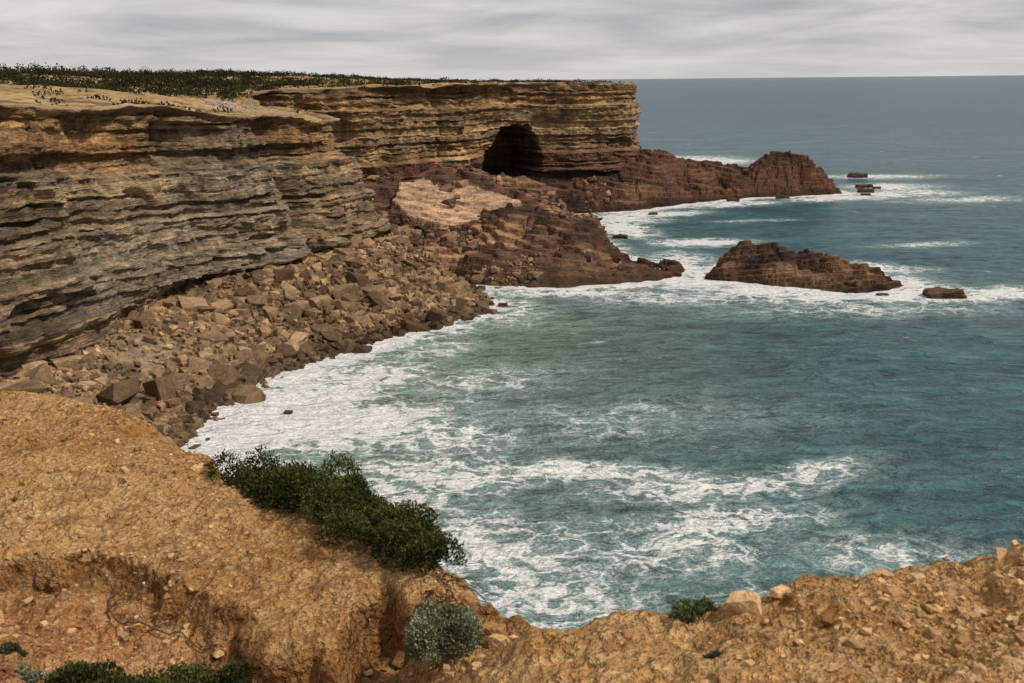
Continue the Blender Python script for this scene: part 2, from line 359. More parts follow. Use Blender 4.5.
VX = np.vstack([PX, CX]); VY = np.vstack([PY, CY]); VZ = np.vstack([ZB+0.3*fbm(S*0.3, zb*0.5, 0, 2, 91)*top_r, CZ])
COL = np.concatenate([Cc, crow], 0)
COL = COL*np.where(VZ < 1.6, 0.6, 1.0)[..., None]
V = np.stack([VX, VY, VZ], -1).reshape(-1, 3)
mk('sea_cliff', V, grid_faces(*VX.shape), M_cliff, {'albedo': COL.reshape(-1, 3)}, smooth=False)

# ------------------------------------------------------------------ plateau
gx = np.arange(-420, 62, 2.0); gy = np.arange(-80, 690, 2.0); GX, GY = np.meshgrid(gx, gy)
dP = signed_dist(GX, GY, plateau_poly)
GZ = pz(GX, GY) - 0.25*sstep(8, 3, dP)
F = grid_faces(*GX.shape); keep = (dP.ravel()[F] > 2.0).all(1) & ~((GX.ravel()[F] > -46).all(1) & (GY.ravel()[F] < 26).all(1))
mk('plateau_terrain', np.stack([GX, GY, GZ], -1).reshape(-1, 3), F[keep], M_plateau)

# ------------------------------------------------------------------ shore rocks, ledges and scree slope
ctrl = [(-62, 100, 5), (-55, 120, 4.8), (-45, 120, 2.8), (-51, 145, 6.5), (-38, 145, 4), (-42, 170, 7.5), (-25, 165, 3.5), (-32, 190, 8), (-15, 185, 3.5), (-28, 212, 8.5),
        (-20, 213, 5.5), (-5, 205, 5.5), (10, 202, 5.6), (20, 202, 4.2), (30, 208, 2.4), (4, 230, 10.5), (14, 231, 9), (-15, 226, 6.5), (-15, 240, 9.5), (-15, 264, 15), (-1, 250, 10.5),
        (15, 250, 5), (-32, 240, 11), (-38, 262, 14), (-52, 250, 14), (-5, 280, 12), (8, 280, 7), (12, 300, 6), (-5, 300, 12), (-20, 285, 14), (0, 318, 10), (20, 322, 9), (38, 322, 8), (46, 336, 14), (51, 348, 15.5),
        (60, 349, 12.5), (68, 350, 10.5), (76, 351, 9), (83, 352, 8.0), (87, 352, 10), (91, 352, 14.5), (97, 354, 15.5), (103, 355, 13.0), (108, 355, 9.5), (114, 355, 6), (60, 380, 8), (60, 430, 6), (40, 312, 3), (60, 333, 6), (75, 342, 4)]
bx = np.arange(-80, 124, 0.40); by = np.arange(70, 440, 0.42); BX, BY = np.meshgrid(bx, by)
prom = sstep(300, 330, BY)
wob = mix(2.2, 3.6, prom*sstep(40, 60, BX))*fbm(BX*0.12, BY*0.12, 0, 5, 101, 0.6)
d = signed_dist(BX, BY, shore)+wob; dB = d
H = idw(BX, BY, ctrl, 2.6, 2.2); rocky = sstep(192, 204, BY)
ramp = mix(0.34, 1.7, rocky)*np.clip(d, -3, None)
H0 = -np.log(np.exp(-0.8*np.clip(ramp, -8, 30))+np.exp(-0.8*H))/0.8
rough = fbm(BX*0.06, BY*0.06, 0, 4, 111, 0.5)*mix(4.6, 3.8, prom)*rocky*sstep(0, 6, d)+fbm(BX*0.3, BY*0.3, 0, 3, 117)*(0.5+0.6*rocky)
cr = np.abs(fbm(BX*0.10+BY*0.03, BY*0.16, 0, 3, 119)); rough -= rocky*2.4*np.clip(1-cr*9, 0, 1)*sstep(1, 4, d)
H1 = H0+rough*sstep(-1, 3, d)
tilt = 0.13*BX-0.10*BY+1.4*fbm(BX*0.02, BY*0.02, 0, 2, 121)
step = 1.35
q = (H1+tilt)/step+0.22*fbm(BX*0.16, BY*0.16, 0, 3, 123); fl = np.floor(q); fr = q-fl
ter = (fl+0.12*fr+0.88*sstep(0.80, 1.0, fr))*step-tilt
sn = 1.6*fbm(BX*0.18, BY*0.18, 0, 4, 127, 0.6)
def slab_sd(poly): return signed_dist(BX, BY, poly)+sn
slabA = slab_sd([(-29, 244), (-24, 233), (-14, 228.5), (-6, 233), (-9, 243), (-14, 252), (-22, 260), (-29, 256)])
slabB = slab_sd([(-14, 252), (-8, 240), (-2, 236), (3, 242), (-3, 252), (-10, 262), (-16, 262)])
lz = 0.35*fbm(BX*0.12, BY*0.12, 0, 3, 125)
stp2 = np.floor((BX*0.5+BY)/4.3+0.3*sn)*0.6
zA = 8.2+(BY-230)*0.10+stp2-np.floor((230*1.0-7)/4.3)*0.6-0.10*(BX+18)+lz
zB = 9.4+(BY-240)*0.22+0.16*(BX+6)+lz
mA = sstep(0.0, 0.7, slabA); mB = sstep(0.0, 0.6, slabB)
HT = mix(H1, ter, rocky*0.97)
HT = mix(HT, zA, mA); HT = mix(HT, zB, mB)
slab = np.maximum(mA, mB)
HT = HT+0.15*fbm(BX*1.2, BY*1.2, 0, 2, 131)*(1-0.5*slab)
HT = np.where(d < -2.8, -3.0, HT)
bedr = _hash(fl, fl*0, fl*0, 5)[..., None]
nn = (0.5+0.5*fbm(BX*0.05, BY*0.05, 0, 5, 141, 0.65))[..., None]
flat = (sstep(0.80, 0.70, fr)*rocky)[..., None]        # bedding-plane tops paler than the risers between them
scree_c = mix(np.array([0.10, 0.062, 0.038]), np.array([0.28, 0.175, 0.10]), nn)
rock_c = mix(np.array([0.050, 0.029, 0.022]), np.array([0.185, 0.092, 0.056]), np.clip(bedr*0.8+(nn-0.5)*2.2+0.1, 0, 1))
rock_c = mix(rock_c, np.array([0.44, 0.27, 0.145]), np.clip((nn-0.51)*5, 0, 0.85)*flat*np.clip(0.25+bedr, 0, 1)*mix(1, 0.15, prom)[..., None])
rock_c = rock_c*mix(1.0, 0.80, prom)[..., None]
slab_c = mix(np.array([0.30, 0.17, 0.10]), np.array([0.66, 0.44, 0.27]), np.clip(nn+0.25+0.3*fbm(BX*0.4, BY*0.4, 0, 3, 149)[..., None], 0, 1))
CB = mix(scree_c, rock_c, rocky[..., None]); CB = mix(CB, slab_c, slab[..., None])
pale = np.exp(-(((BX+50)/8)**2+((BY-130)/12)**2)**2)[..., None]
CB = mix(CB, np.array([0.33, 0.25, 0.17]), pale*0.7)
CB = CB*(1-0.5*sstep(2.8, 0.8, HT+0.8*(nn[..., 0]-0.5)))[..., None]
F = grid_faces(*BX.shape); keep = (HT.ravel()[F] > -2.9).any(1)
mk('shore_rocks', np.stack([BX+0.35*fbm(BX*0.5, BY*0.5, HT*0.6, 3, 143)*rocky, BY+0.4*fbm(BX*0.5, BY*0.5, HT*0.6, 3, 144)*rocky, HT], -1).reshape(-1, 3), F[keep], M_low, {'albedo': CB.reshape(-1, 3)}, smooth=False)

# island
ix_ = np.arange(35, 84, 0.26); iy_ = np.arange(180, 218, 0.26); IX, IY = np.meshgrid(ix_, iy_)
di = signed_dist(IX, IY, island)+1.5*fbm(IX*0.2, IY*0.2, 0, 5, 151, 0.6)
Hi = idw(IX, IY, [(43, 202, 4.2), (48, 204, 6.6), (53, 203, 6.8), (58, 202, 5.4), (64, 198, 5.2), (70, 194, 3.2), (76, 192, 1.6), (58, 192, 2.0), (50, 197, 3.0), (66, 189, 1.2), (44, 198, 2.4)], 1.8, 2.0)
Hi = -np.log(np.exp(-1.0*np.clip(1.5*di, -8, 20))+np.exp(-1.0*Hi)) + fbm(IX*0.15, IY*0.15, 0, 4, 157, 0.55)*2.2*sstep(0, 3, di)
cr = np.abs(fbm(IX*0.14+IY*0.05, IY*0.2, 0, 3, 159)); Hi -= 1.4*np.clip(1-cr*8, 0, 1)*sstep(0.5, 3, di)
ti = -0.10*IX+0.16*IY
q = (Hi+ti)/1.0+0.2*fbm(IX*0.3, IY*0.3, 0, 3, 160); fl = np.floor(q); fr = q-fl; Hi = mix(Hi, (fl+0.15*fr+0.85*sstep(0.75, 1, fr))*1.0-ti, 0.93)+0.15*fbm(IX*1.3, IY*1.3, 0, 3, 158)
nn = (0.5+0.5*fbm(IX*0.12, IY*0.12, 0, 4, 161))[..., None]; br = _hash(fl, fl*0, fl*0, 8)[..., None]
Ci = mix(np.array([0.050, 0.030, 0.023]), np.array([0.30, 0.17, 0.09]), np.clip((nn-0.5)*2.4+0.10+br*0.45, 0, 1))*(1-0.5*sstep(2.4, 0.7, Hi))[..., None]
F = grid_faces(*IX.shape); keep = (Hi.ravel()[F] > -2.0).any(1)
mk('rock_island', np.stack([IX+0.3*fbm(IX*0.7, IY*0.7, Hi, 3, 163), IY+0.35*fbm(IX*0.7, IY*0.7, Hi, 3, 164), Hi], -1).reshape(-1, 3), F[keep], M_low, {'albedo': Ci.reshape(-1, 3)}, smooth=False)

# ------------------------------------------------------------------ angular rocks
def ico(sub):
    bm = bmesh.new(); bmesh.ops.create_icosphere(bm, subdivisions=sub, radius=1.0)
    V = np.array([v.co[:] for v in bm.verts]); F = np.array([[v.index for v in f.verts] for f in bm.faces]); bm.free(); return V, F
def rock_shape(sub, seed, flat=1.0):
    r = np.random.default_rng(seed); D, F = ico(sub); D = D/np.linalg.norm(D, axis=1)[:, None]
    N = r.normal(size=(3, 3)); N /= np.linalg.norm(N, axis=1)[:, None]
    N = np.vstack([N, np.eye(3), -np.eye(3)]); dd = np.concatenate([r.uniform(0.75, 1.05, 3), r.uniform(0.6, 0.8, 6)])
    dot = D@N.T; rr = np.where(dot > 0.05, dd/np.clip(dot, 0.05, None), 9).min(1)
    V = D*np.clip(rr, 0, 1.35)[:, None]
    V += 0.02*r.normal(size=V.shape)
    return V*np.array([1, 1, flat]), F
def block_shape(seed):
    """fractured joint block: hull of a jittered box with broken corners"""
    r = np.random.default_rng(seed); P = []
    for sxx in (-1, 1):
        for syy in (-1, 1):
            for szz in (-1, 1):
                c = np.array([sxx, syy, szz])*0.72+r.normal(0, 0.16, 3)
                if r.uniform() < 0.75:
                    for k in range(3):
                        e = c.copy(); e[k] -= np.sign(c[k])*r.uniform(0.15, 0.65); P.append(e)
                else: P.append(c)
    bm = bmesh.new(); [bm.verts.new(p) for p in P]
    g = bmesh.ops.convex_hull(bm, input=bm.verts[:])
    bmesh.ops.delete(bm, geom=[v for v in bm.verts if not v.link_faces], context='VERTS')
    bmesh.ops.triangulate(bm, faces=bm.faces[:]); bm.verts.index_update()
    V = np.array([v.co[:] for v in bm.verts]); F = np.array([[v.index for v in f.verts] for f in bm.faces]); bm.free(); return V, F
def scatter_rocks(name, P, size, cols, mat, sub=2, nvar=10, aniso=0.35, tiltmax=0.5, smooth=False):
    var = [block_shape(300+i) for i in range(24)] if sub == 0 else [rock_shape(sub, 100+i) for i in range(nvar)]
    pick = rng.integers(0, len(var), len(P)); VV = []; FF = []; CC = []; o = 0
    for k, (bv, F0) in enumerate(var):
        I = np.where(pick == k)[0]; N = len(I)
        if N == 0: continue
        base = np.repeat(bv[None], N, 0)
        sc = size[I][:, None]*np.stack([rng.uniform(1-aniso, 1+aniso, N), rng.uniform(1-aniso, 1+aniso, N), rng.uniform(0.45, 0.9, N)], 1)
        base = base*sc[:, None, :]
        a = rng.uniform(0, 2*np.pi, N); t = rng.normal(0, tiltmax, N)
        ca, sa, ct, st = np.cos(a), np.sin(a), np.cos(t), np.sin(t)
        x, y, z = base[..., 0], base[..., 1], base[..., 2]
        y2 = y*ct[:, None]-z*st[:, None]; z2 = y*st[:, None]+z*ct[:, None]
        x3 = x*ca[:, None]-y2*sa[:, None]; y3 = x*sa[:, None]+y2*ca[:, None]
        VV.append((np.stack([x3, y3, z2], -1)+P[I][:, None, :]).reshape(-1, 3))
        FF.append((F0[None]+(o+np.arange(N)*len(bv))[:, None, None]).reshape(-1, 3)); o += N*len(bv)
        CC.append(np.repeat(cols[I], len(bv), axis=0))
    return mk(name, np.vstack(VV), np.vstack(FF), mat, {'albedo': np.vstack(CC)}, smooth=smooth)
def bilin(xs, ys, Z, x, y):
    i = np.clip(((x-xs[0])/(xs[1]-xs[0])).astype(int), 0, len(xs)-2); j = np.clip(((y-ys[0])/(ys[1]-ys[0])).astype(int), 0, len(ys)-2)
    return Z[j, i]
N = 95000
x = rng.uniform(-72, 6, N); y = rng.uniform(84, 228, N)
d = signed_dist(x, y, shore); dl = signed_dist(x, y, plateau_poly)
ok = (d > -2.5) & (dl < -1.0) & ~((y > 200) & (x > -22))
dens = 0.3+1.0*vnoise(x*0.08, y*0.08, 0, 171)
pale_m = np.exp(-(((x+51)/6)**2+((y-130)/10)**2)**2)
ok &= rng.uniform(0, 1, N) < dens*(1-0.9*pale_m)*np.where(d < 0, 0.2, 1)
x, y, d = x[ok], y[ok], d[ok]; z = bilin(bx, by, HT, x, y)
size = np.clip(rng.lognormal(-1.38, 0.62, len(x)), 0.12, 2.0)*(0.75+0.6*vnoise(x*0.06, y*0.06, 0, 173))
P = np.stack([x, y, z+size*0.32], 1)
t = rng.uniform(0, 1, (len(x), 1)); zone = np.clip(0.5+fbm(x*0.05, y*0.05, 0, 3, 177), 0, 1)[:, None]
cols = mix(np.array([0.12, 0.072, 0.042]), np.array([0.50, 0.335, 0.185]), np.clip(t**1.4*0.8+zone*0.3, 0, 1))*rng.uniform(0.75, 1.15, (len(x), 1))
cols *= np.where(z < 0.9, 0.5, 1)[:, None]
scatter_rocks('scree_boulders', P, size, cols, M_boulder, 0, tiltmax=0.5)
print('boulders', len(x))
N = 3600; x = rng.uniform(-45, 30, N); y = rng.uniform(205, 330, N); d = signed_dist(x, y, shore); dl = signed_dist(x, y, plateau_poly)
sl_ = bilin(bx, by, slab, x, y)
ok = (d > 0) & (dl < -3) & ((sl_ < 0.1) | (rng.uniform(0, 1, N) < 0.08)) & (vnoise(x*0.07, y*0.07, 0, 201) > 0.5)
x, y = x[ok], y[ok]; z = bilin(bx, by, HT, x, y); size = np.clip(rng.lognormal(-0.7, 0.5, len(x)), 0.3, 1.8)
scatter_rocks('ledge_boulders', np.stack([x, y, z+size*0.2], 1), size, mix(np.array([0.09, 0.052, 0.036]), np.array([0.40, 0.25, 0.14]), rng.uniform(0, 1, (len(x), 1))**1.5), M_boulder, 0)
def sea_rock(cx, cy, rx, ry, h, seed):
    D, F = rock_shape(4, seed)
    D = D*np.array([rx, ry, h]) ; D[:, 0] += cx; D[:, 1] += cy
    D += 0.42*h*np.stack([fbm(D[:, 0]*0.5, D[:, 1]*0.5, D[:, 2]*0.8+k*9, 5, 210+k, 0.6) for k in range(3)], 1)
    n = (0.5+0.5*fbm(D[:, 0]*0.4, D[:, 1]*0.4, D[:, 2], 3, 220))[:, None]
    mk('sea_rock', D, F, M_low, {'albedo': mix(np.array([0.05, 0.033, 0.027]), np.array([0.19, 0.11, 0.068]), n)}, smooth=False)
for a in [(80.5, 181.5, 5.0, 2.8, 1.9, 1), (141, 408, 5.0, 3, 2.2, 2), (131, 370, 4, 2.5, 1.3, 3), (69.5, 182.5, 1.4, 0.9, 0.6, 4), (-22.5, 148, 1.1, 0.7, 0.5, 6), (-28, 118, 0.7, 0.5, 0.35, 7),
          (68, 392, 8, 5, 4.0, 8), (-1.5, 177, 1.2, 0.9, 0.6, 9), (126, 354, 3.5, 2, 1.6, 10), (123, 346, 2, 1.4, 0.8, 11), (134, 366, 2, 1.4, 1.0, 12), (74, 331, 3, 1.6, 1.2, 13), (92, 338, 3, 1.5, 1.3, 14), (43, 300, 2, 1.2, 0.9, 15), (28, 255, 2.4, 1.6, 1.2, 16)]: sea_rock(*a)

# ------------------------------------------------------------------ foreground headland
lipx = [-60, -30, -12, -8.2, -7, -5.8, -4, -2.65, -1.25, -0.65, 0.0, 0.25, 0.5, 60]
lipy = [34, 24, 17.0, 15.8, 15.4, 14.5, 12.5, 11.5, 10.2, 9.5, 8.4, 7.0, 5.0, 5.0]
rdx = [-60, -8, -3, -1.5, -0.5, 0.1, 1.0, 1.85, 3.4, 5, 9, 20, 60]
rdy = [5, 5.2, 5.6, 5.7, 5.6, 5.6, 5.7, 5.8, 6.0, 6.3, 7.5, 9, 6]
rdd = [4.5, 5.3, 5.0, 4.5, 3.80, 3.45, 3.32, 3.20, 3.07, 2.97, 2.75, 2.4, 2.0]
hollow = [(-16, 10.8), (-8, 10.2), (-5.55, 9.95), (-3.8, 9.7), (-2.7, 8.9), (-2.25, 8.2), (-1.75, 7.9), (-1.65, 8.8), (-1.3, 9.45), (-0.75, 9.15), (-0.2, 8.75), (0.1, 8.3), (0.6, 7.0), (0.6, 2), (-16, 2)]
def fg_height(x, y):
    wx = 0.30*fbm(x*0.9, y*0.9, 0, 4, 301); wy = 0.34*fbm(x*0.9+9, y*0.9, 0, 4, 303)
    big = fbm(x*0.35, y*0.35, 0, 3, 305)
    ed = np.interp(x+wx, lipx, lipy)+wy
    zc = 35.0+0.14*big+0.012*np.clip(-x-3, 0, 30)+0.10*sstep(-3.5, -7, x)
    b = np.clip(y-(ed-0.8), 0, None)
    dh = signed_dist(x+wx*1.1, y+wy*1.1, hollow)
    deep = 0.36+0.35*np.exp(-((x+1.25)/0.5)**2)-0.12*sstep(-4, -6, x)
    wd = 0.06+0.5*vnoise(x*0.8, y*0.8, 0, 307)
    drop = deep*sstep(-0.05, wd, dh)+0.10*sstep(0.3, 0.8, dh)
    rise = np.clip(dh-0.4, 0, 8)*0.17
    zl = zc-drop+rise+0.40*np.exp(-((x+0.45)/0.55)**2-((y-8.2)/0.6)**2)
    zl = zl-0.22*b**2*(b < 0.8)-(0.14+(b-0.8)*0.9)*(b >= 0.8)-np.clip(y-ed-0.5, 0, None)*5.0
    rd = np.interp(x, rdx, rdy)+wy*0.4; dr = np.interp(x, rdx, rdd)
    v = y-rd
    zm = 40-dr+0.07*big-np.where(v < 0, v*0.10, 0)-np.where(v > 0, 0.4*v+np.clip(v, 0, 1)**2*0.8, 0)-np.clip(v-0.8, 0, None)*4.0
    k = 9.0
    m = np.maximum(zl, zm); z = m+np.log(np.exp(-k*np.clip(m-zl, 0, 9))+np.exp(-k*np.clip(m-zm, 0, 9)))/k
    return z, dh, y-ed, v, zm > zl
def fg_detail(x, y):
    r = fbm(x*1.7, y*1.7, 0, 5, 311)
    lump = np.abs(fbm(x*3.2, y*3.2, 0, 3, 315))
    return 0.13*r+0.11*(0.3-lump)+0.032*fbm(x*11, y*11, 0, 3, 317)
fx = np.concatenate([-10-np.geomspace(0.06, 50, 60)[::-1], np.arange(-10, 6, 0.03), 6+np.geomspace(0.04, 54, 70)])
fy = np.concatenate([3.6-np.geomspace(0.04, 70, 60)[::-1], np.arange(3.6, 17, 0.033), 17+np.geomspace(0.05, 24, 70)])
FX, FY = np.meshgrid(fx, fy)
Z, dh, de, vr, onm = fg_height(FX, FY)
Z = Z+fg_detail(FX, FY)
stp = np.clip((np.abs(np.gradient(Z, axis=0))+np.abs(np.gradient(Z, axis=1)))/0.05, 0, 1)
OX = 0.16*fbm(FX*3, FY*3, Z*3.5, 5, 331, 0.6)*stp; OY = 0.24*fbm(FX*3+7, FY*3, Z*3.5, 5, 333, 0.6)*stp
Z = np.maximum(Z, -3)
dirt = sstep(0.15, 0.5, dh)*(~onm)
nn = (0.5+0.5*fbm(FX*0.8, FY*0.8, 0, 4, 341))
C = np.ones(FX.shape+(3,))
C = mix(C, np.array([0.95, 0.84, 0.88]), (dirt*sstep(0.35, 0.6, nn))[..., None])
bank_shade = sstep(-0.02, 0.08, dh)*sstep(0.35, 0.2, dh)*(~onm)
C = mix(C, np.array([0.50, 0.42, 0.36]), (bank_shade*0.8)[..., None])  # shade under the hollow's rim, darkened into the colour
V = np.stack([FX+OX, FY+OY, Z], -1).reshape(-1, 3)
F = grid_faces(*FX.shape); keep = (Z.ravel()[F] > -2.9).any(1)
mk('foreground_ground', V, F[keep], M_ground, {'albedo': C.reshape(-1, 3)})
def gz(x, y): return fg_height(x, y)[0]+fg_detail(x, y)
def gz1(a, b): return float(gz(np.array([a]), np.array([b]))[0])
N = 52000
x = rng.uniform(-10, 7, N); y = rng.uniform(3.8, 15.5, N)
z0, dh, de, vr, onm = fg_height(x, y); z = z0+fg_detail(x, y)
clump = fbm(x*0.8, y*0.8, 0, 3, 351)
pr = np.where(onm, 1.0, np.where(dh > 0.1, 0.5, 0.6))*sstep(-0.30, 0.45, clump)
ok = (de < 0.4) | onm; ok &= (vr < 0.7) | ~onm; ok &= rng.uniform(0, 1, N) < pr
x, y, z, onm = x[ok], y[ok], z[ok], onm[ok]
size = np.clip(rng.lognormal(-4.4, 0.62, len(x)), 0.005, 0.08)
cc = mix(np.array([0.36, 0.18, 0.065]), np.array([0.76, 0.50, 0.25]), rng.uniform(0, 1, (len(x), 1)))*rng.uniform(0.7, 1.05, (len(x), 1))
scatter_rocks('gravel', np.stack([x, y, z+size*0.15], 1), size, cc, M_pebble, 0)
print('gravel', len(x))
xy = [(-0.45, 7.7, .13), (-0.15, 7.5, .12), (-0.85, 7.6, .10), (0.02, 7.8, .11), (-1.05, 7.9, .10), (-0.3, 7.9, .09), (-1.5, 7.5, .08), (-5.2, 8.9, .16), (-4.2, 8.7, .09), (-5.6, 8.5, .10), (-3.0, 8.0, .1),
      (1.7, 5.75, .06), (2.6, 5.8, .05), (0.7, 5.4, .05), (-0.15, 8.1, .12), (-1.15, 8.9, .10), (-1.35, 8.4, .11), (-0.2, 8.3, .13), (3.2, 5.95, .05), (-1.9, 11.0, .10), (-5, 12, .07), (-7, 12.5, .08)]
xy = np.array(xy)
ex = rng.uniform(-9, 4, 160); ey = rng.uniform(4.2, 14, 160); q0 = fg_height(ex, ey); okk = ((q0[2] < -0.3) | q0[4]) & (q0[3] < .3)
X = np.concatenate([xy[:, 0], ex[okk]]); Y = np.concatenate([xy[:, 1], ey[okk]]); Sz = np.concatenate([xy[:, 2], np.clip(rng.lognormal(-3.5, 0.35, okk.sum()), 0.02, 0.06)])
cc = mix(np.array([0.40, 0.21, 0.085]), np.array([0.70, 0.46, 0.24]), rng.uniform(0, 1, (len(X), 1)))
scatter_rocks('loose_stones', np.stack([X, Y, gz(X, Y)+Sz*0.1], 1), Sz, cc, M_pebble, 4, smooth=False)

# ------------------------------------------------------------------ vegetation
def leaf_cloud(name, lobes, n, size, cA, cB, elong=2.0, shell=0.75, parent=None, up=0.4):
    L = np.array(lobes, float); vol = (L[:, 3]*L[:, 4]+L[:, 5]*L[:, 3]); pick = rng.choice(len(L), n, p=vol/vol.sum())
    d = rng.normal(size=(n, 3)); d[:, 2] = np.abs(d[:, 2])*1.0-0.15; d /= np.linalg.norm(d, axis=1)[:, None]
    r = shell+(1-shell)*rng.uniform(0, 1, n)**0.5
    bumpy = 1+0.35*fbm(d[:, 0]*3+pick*3.1, d[:, 1]*3, d[:, 2]*3, 3, 401)
    P = L[pick, :3]+d*L[pick, 3:]*(r*bumpy)[:, None]
    ax = d+rng.normal(0, 0.6, (n, 3))+np.array([0, 0, up]); ax /= np.linalg.norm(ax, axis=1)[:, None]
    sd = np.cross(ax, rng.normal(size=(n, 3))); sd /= np.linalg.norm(sd, axis=1)[:, None]
    s = size*rng.uniform(0.6, 1.3, n)[:, None]
    V = np.stack([P, P+ax*s*0.5*elong/2+sd*s*0.35, P+ax*s*elong/2*1.1, P+ax*s*0.5*elong/2-sd*s*0.35], 1)
    t = np.clip(0.42+1.0*fbm(P[:, 0]/size/14, P[:, 1]/size/14, P[:, 2]/size/14, 3, 411)+rng.normal(0, 0.25, n), 0, 1)[:, None]
    C = np.repeat(mix(np.array(cA), np.array(cB), t), 4, axis=0)
    return mk(name, V.reshape(-1, 3), np.arange(n*4).reshape(-1, 4), M_leaf, {'albedo': C}, smooth=False, parent=parent)
path = np.array([(-3.70, 12.3), (-3.15, 12.05), (-2.7, 11.65), (-2.2, 11.2), (-1.78, 10.7), (-1.43, 10.2), (-1.15, 9.75), (-0.98, 9.4)])
lob = []
for i in range(120):
    f = rng.uniform(0, 7)**1.0; a = int(min(f, 6)); p = path[a]*(1-(f-a))+path[a+1]*(f-a)
    w = 0.50*math.sin(math.pi*min(1, (f+0.9)/8.3))+0.10
    u1, u2 = rng.normal(0, 0.30, 2)*w*1.5; p = p+np.array([u1+0.03, u2+0.05])
    zz = max(gz1(p[0], p[1]), 34.6)
    r = rng.uniform(0.10, 0.30)*(0.55+w)
    lob.append((p[0], p[1], zz+0.20*rng.uniform()+0.16*w, r*1.1, r*1.1, r*rng.uniform(0.8, 1.4)))
leaf_cloud('coastal_shrub', lob, 84000, 0.033, (0.016, 0.024, 0.007), (0.105, 0.110, 0.032), 2.2, 0.5)
cx, cy = -0.66, 8.25; zz = gz1(cx, cy)
lob = [(cx, cy, zz+0.0, 0.33, 0.30, 0.32)]+[(cx+rng.uniform(-.2, .2), cy+rng.uniform(-.15, .15), zz+0.10, 0.17, 0.17, 0.2) for _ in range(9)]
leaf_cloud('cushion_plant', lob, 26000, 0.024, (0.10, 0.11, 0.06), (0.36, 0.38, 0.25), 2.0, 0.8)
lob = []
for i in range(40):
    a = rng.uniform(-4.0, -2.3); b = 7.9+rng.normal(0, 0.10)
    lob.append((a, b, gz1(a, b)+0.0, 0.20, 0.18, 0.14+0.12*rng.uniform()))
leaf_cloud('coastal_shrub', lob, 28000, 0.030, (0.014, 0.022, 0.007), (0.09, 0.098, 0.032), 2.2, 0.6)
def tuft(px, py, r, n, cA, cB, sz=0.03, nm='succulent_plant'):
    lob = []
    for i in range(7):
        a = px+rng.normal(0, r*0.7); b = py+rng.normal(0, r*0.35)
        lob.append((a, b, gz1(a, b), r*0.4, r*0.4, r*0.42))
    leaf_cloud(nm, lob, n, sz, cA, cB, 2.6, 0.5, up=0.8)
tuft(1.22, 5.76, 0.13, 1200, (0.08, 0.10, 0.045), (0.26, 0.30, 0.18), 0.026)
tuft(1.10, 5.66, 0.09, 500, (0.06, 0.075, 0.03), (0.19, 0.20, 0.10), 0.024)
tuft(1.12, 4.95, 0.04, 220, (0.03, 0.05, 0.02), (0.10, 0.12, 0.05), 0.018)
tuft(-4.75, 8.35, 0.10, 700, (0.04, 0.05, 0.02), (0.11, 0.12, 0.05))
tuft(-4.4, 7.95, 0.12, 900, (0.08, 0.09, 0.05), (0.25, 0.26, 0.18))
N = 16000; x = rng.uniform(-330, 50, N); y = rng.uniform(100, 560, N); dp = signed_dist(x, y, plateau_poly)
nz = fbm(x*0.02, y*0.03, 0, 4, 421)
line = 238-0.10*(x+60)
pr = np.where((y > line) & (x < -62), 0.7+1.4*nz, 0.0)
pr = np.where((x >= -62) & (y > 285), 0.28+0.9*nz, pr)
pr = np.where((y <= line), 0.01+0.14*np.clip(nz, 0, 1), pr)
ok = (dp > 2.5) & (rng.uniform(0, 1, N) < pr)
x, y = x[ok][:4600], y[ok][:4600]
x = np.concatenate([x, [-60, -61.5, -63, -59, -75, -65, -66, -20, -15, -11, 20, 24, -50, -80, -84, -58, -56, -69, -71]]); y = np.concatenate([y, [166, 168, 167, 171, 185, 236, 238, 318, 320, 323, 346, 347, 290, 150, 152, 178, 180, 132, 134]])
z = pz(x, y); big = sstep(-60, -160, x)
lob = np.stack([x, y, z-0.2, rng.uniform(1.0, 3.0, len(x)), rng.uniform(1.0, 3.0, len(x)), rng.uniform(0.5, 1.5, len(x))*(1+1.8*big)], 1)
leaf_cloud('plateau_scrub', lob, len(x)*75, 0.55, (0.016, 0.019, 0.010), (0.060, 0.060, 0.027), 1.8, 0.6)
print('scrub', len(x))
def tube(name, pts, r0, r1, parent=None):
    cu = bpy.data.curves.new(name, 'CURVE'); cu.dimensions = '3D'; cu.bevel_depth = 1.0; cu.bevel_resolution = 2
    sp = cu.splines.new('POLY'); sp.points.add(len(pts)-1)
    for i, p in enumerate(pts): sp.points[i].co = (*p, 1); sp.points[i].radius = r0+(r1-r0)*i/(len(pts)-1)
    cu.materials.append(M_twig); ob = bpy.data.objects.new(name, cu); scene.collection.objects.link(ob)
    if parent: ob.parent = parent
def root(name, plan, lift, r0, r1, parent=None):
    plan = np.array(plan, float); n = 26
    f = np.linspace(0, len(plan)-1, n); X = np.interp(f, range(len(plan)), plan[:, 0]); Y = np.interp(f, range(len(plan)), plan[:, 1])
    X = X+0.05*fbm(f*2, f*0, 0, 2, 500+len(name)); Y = Y+0.05*fbm(f*2, f*0+5, 0, 2, 501)
    Zg = gz(X, Y)+lift*np.sin(np.linspace(0, math.pi, n))+r0*0.8+0.01
    tube(name, list(zip(X, Y, Zg)), r0, r1, parent)
e = bpy.data.objects.new('dry_root', None); scene.collection.objects.link(e)
root('main_root', [(-4.3, 9.75), (-4.25, 9.3), (-3.8, 9.0), (-3.3, 8.85), (-2.85, 8.6)], 0.06, 0.014, 0.006, e)
root('side_root', [(-4.25, 9.35), (-4.0, 9.6), (-4.05, 9.85)], 0.12, 0.011, 0.004, e)
root('side_root_b', [(-3.7, 9.0), (-3.4, 9.2)], 0.05, 0.008, 0.003, e)
e = bpy.data.objects.new('dry_branches', None); scene.collection.objects.link(e)
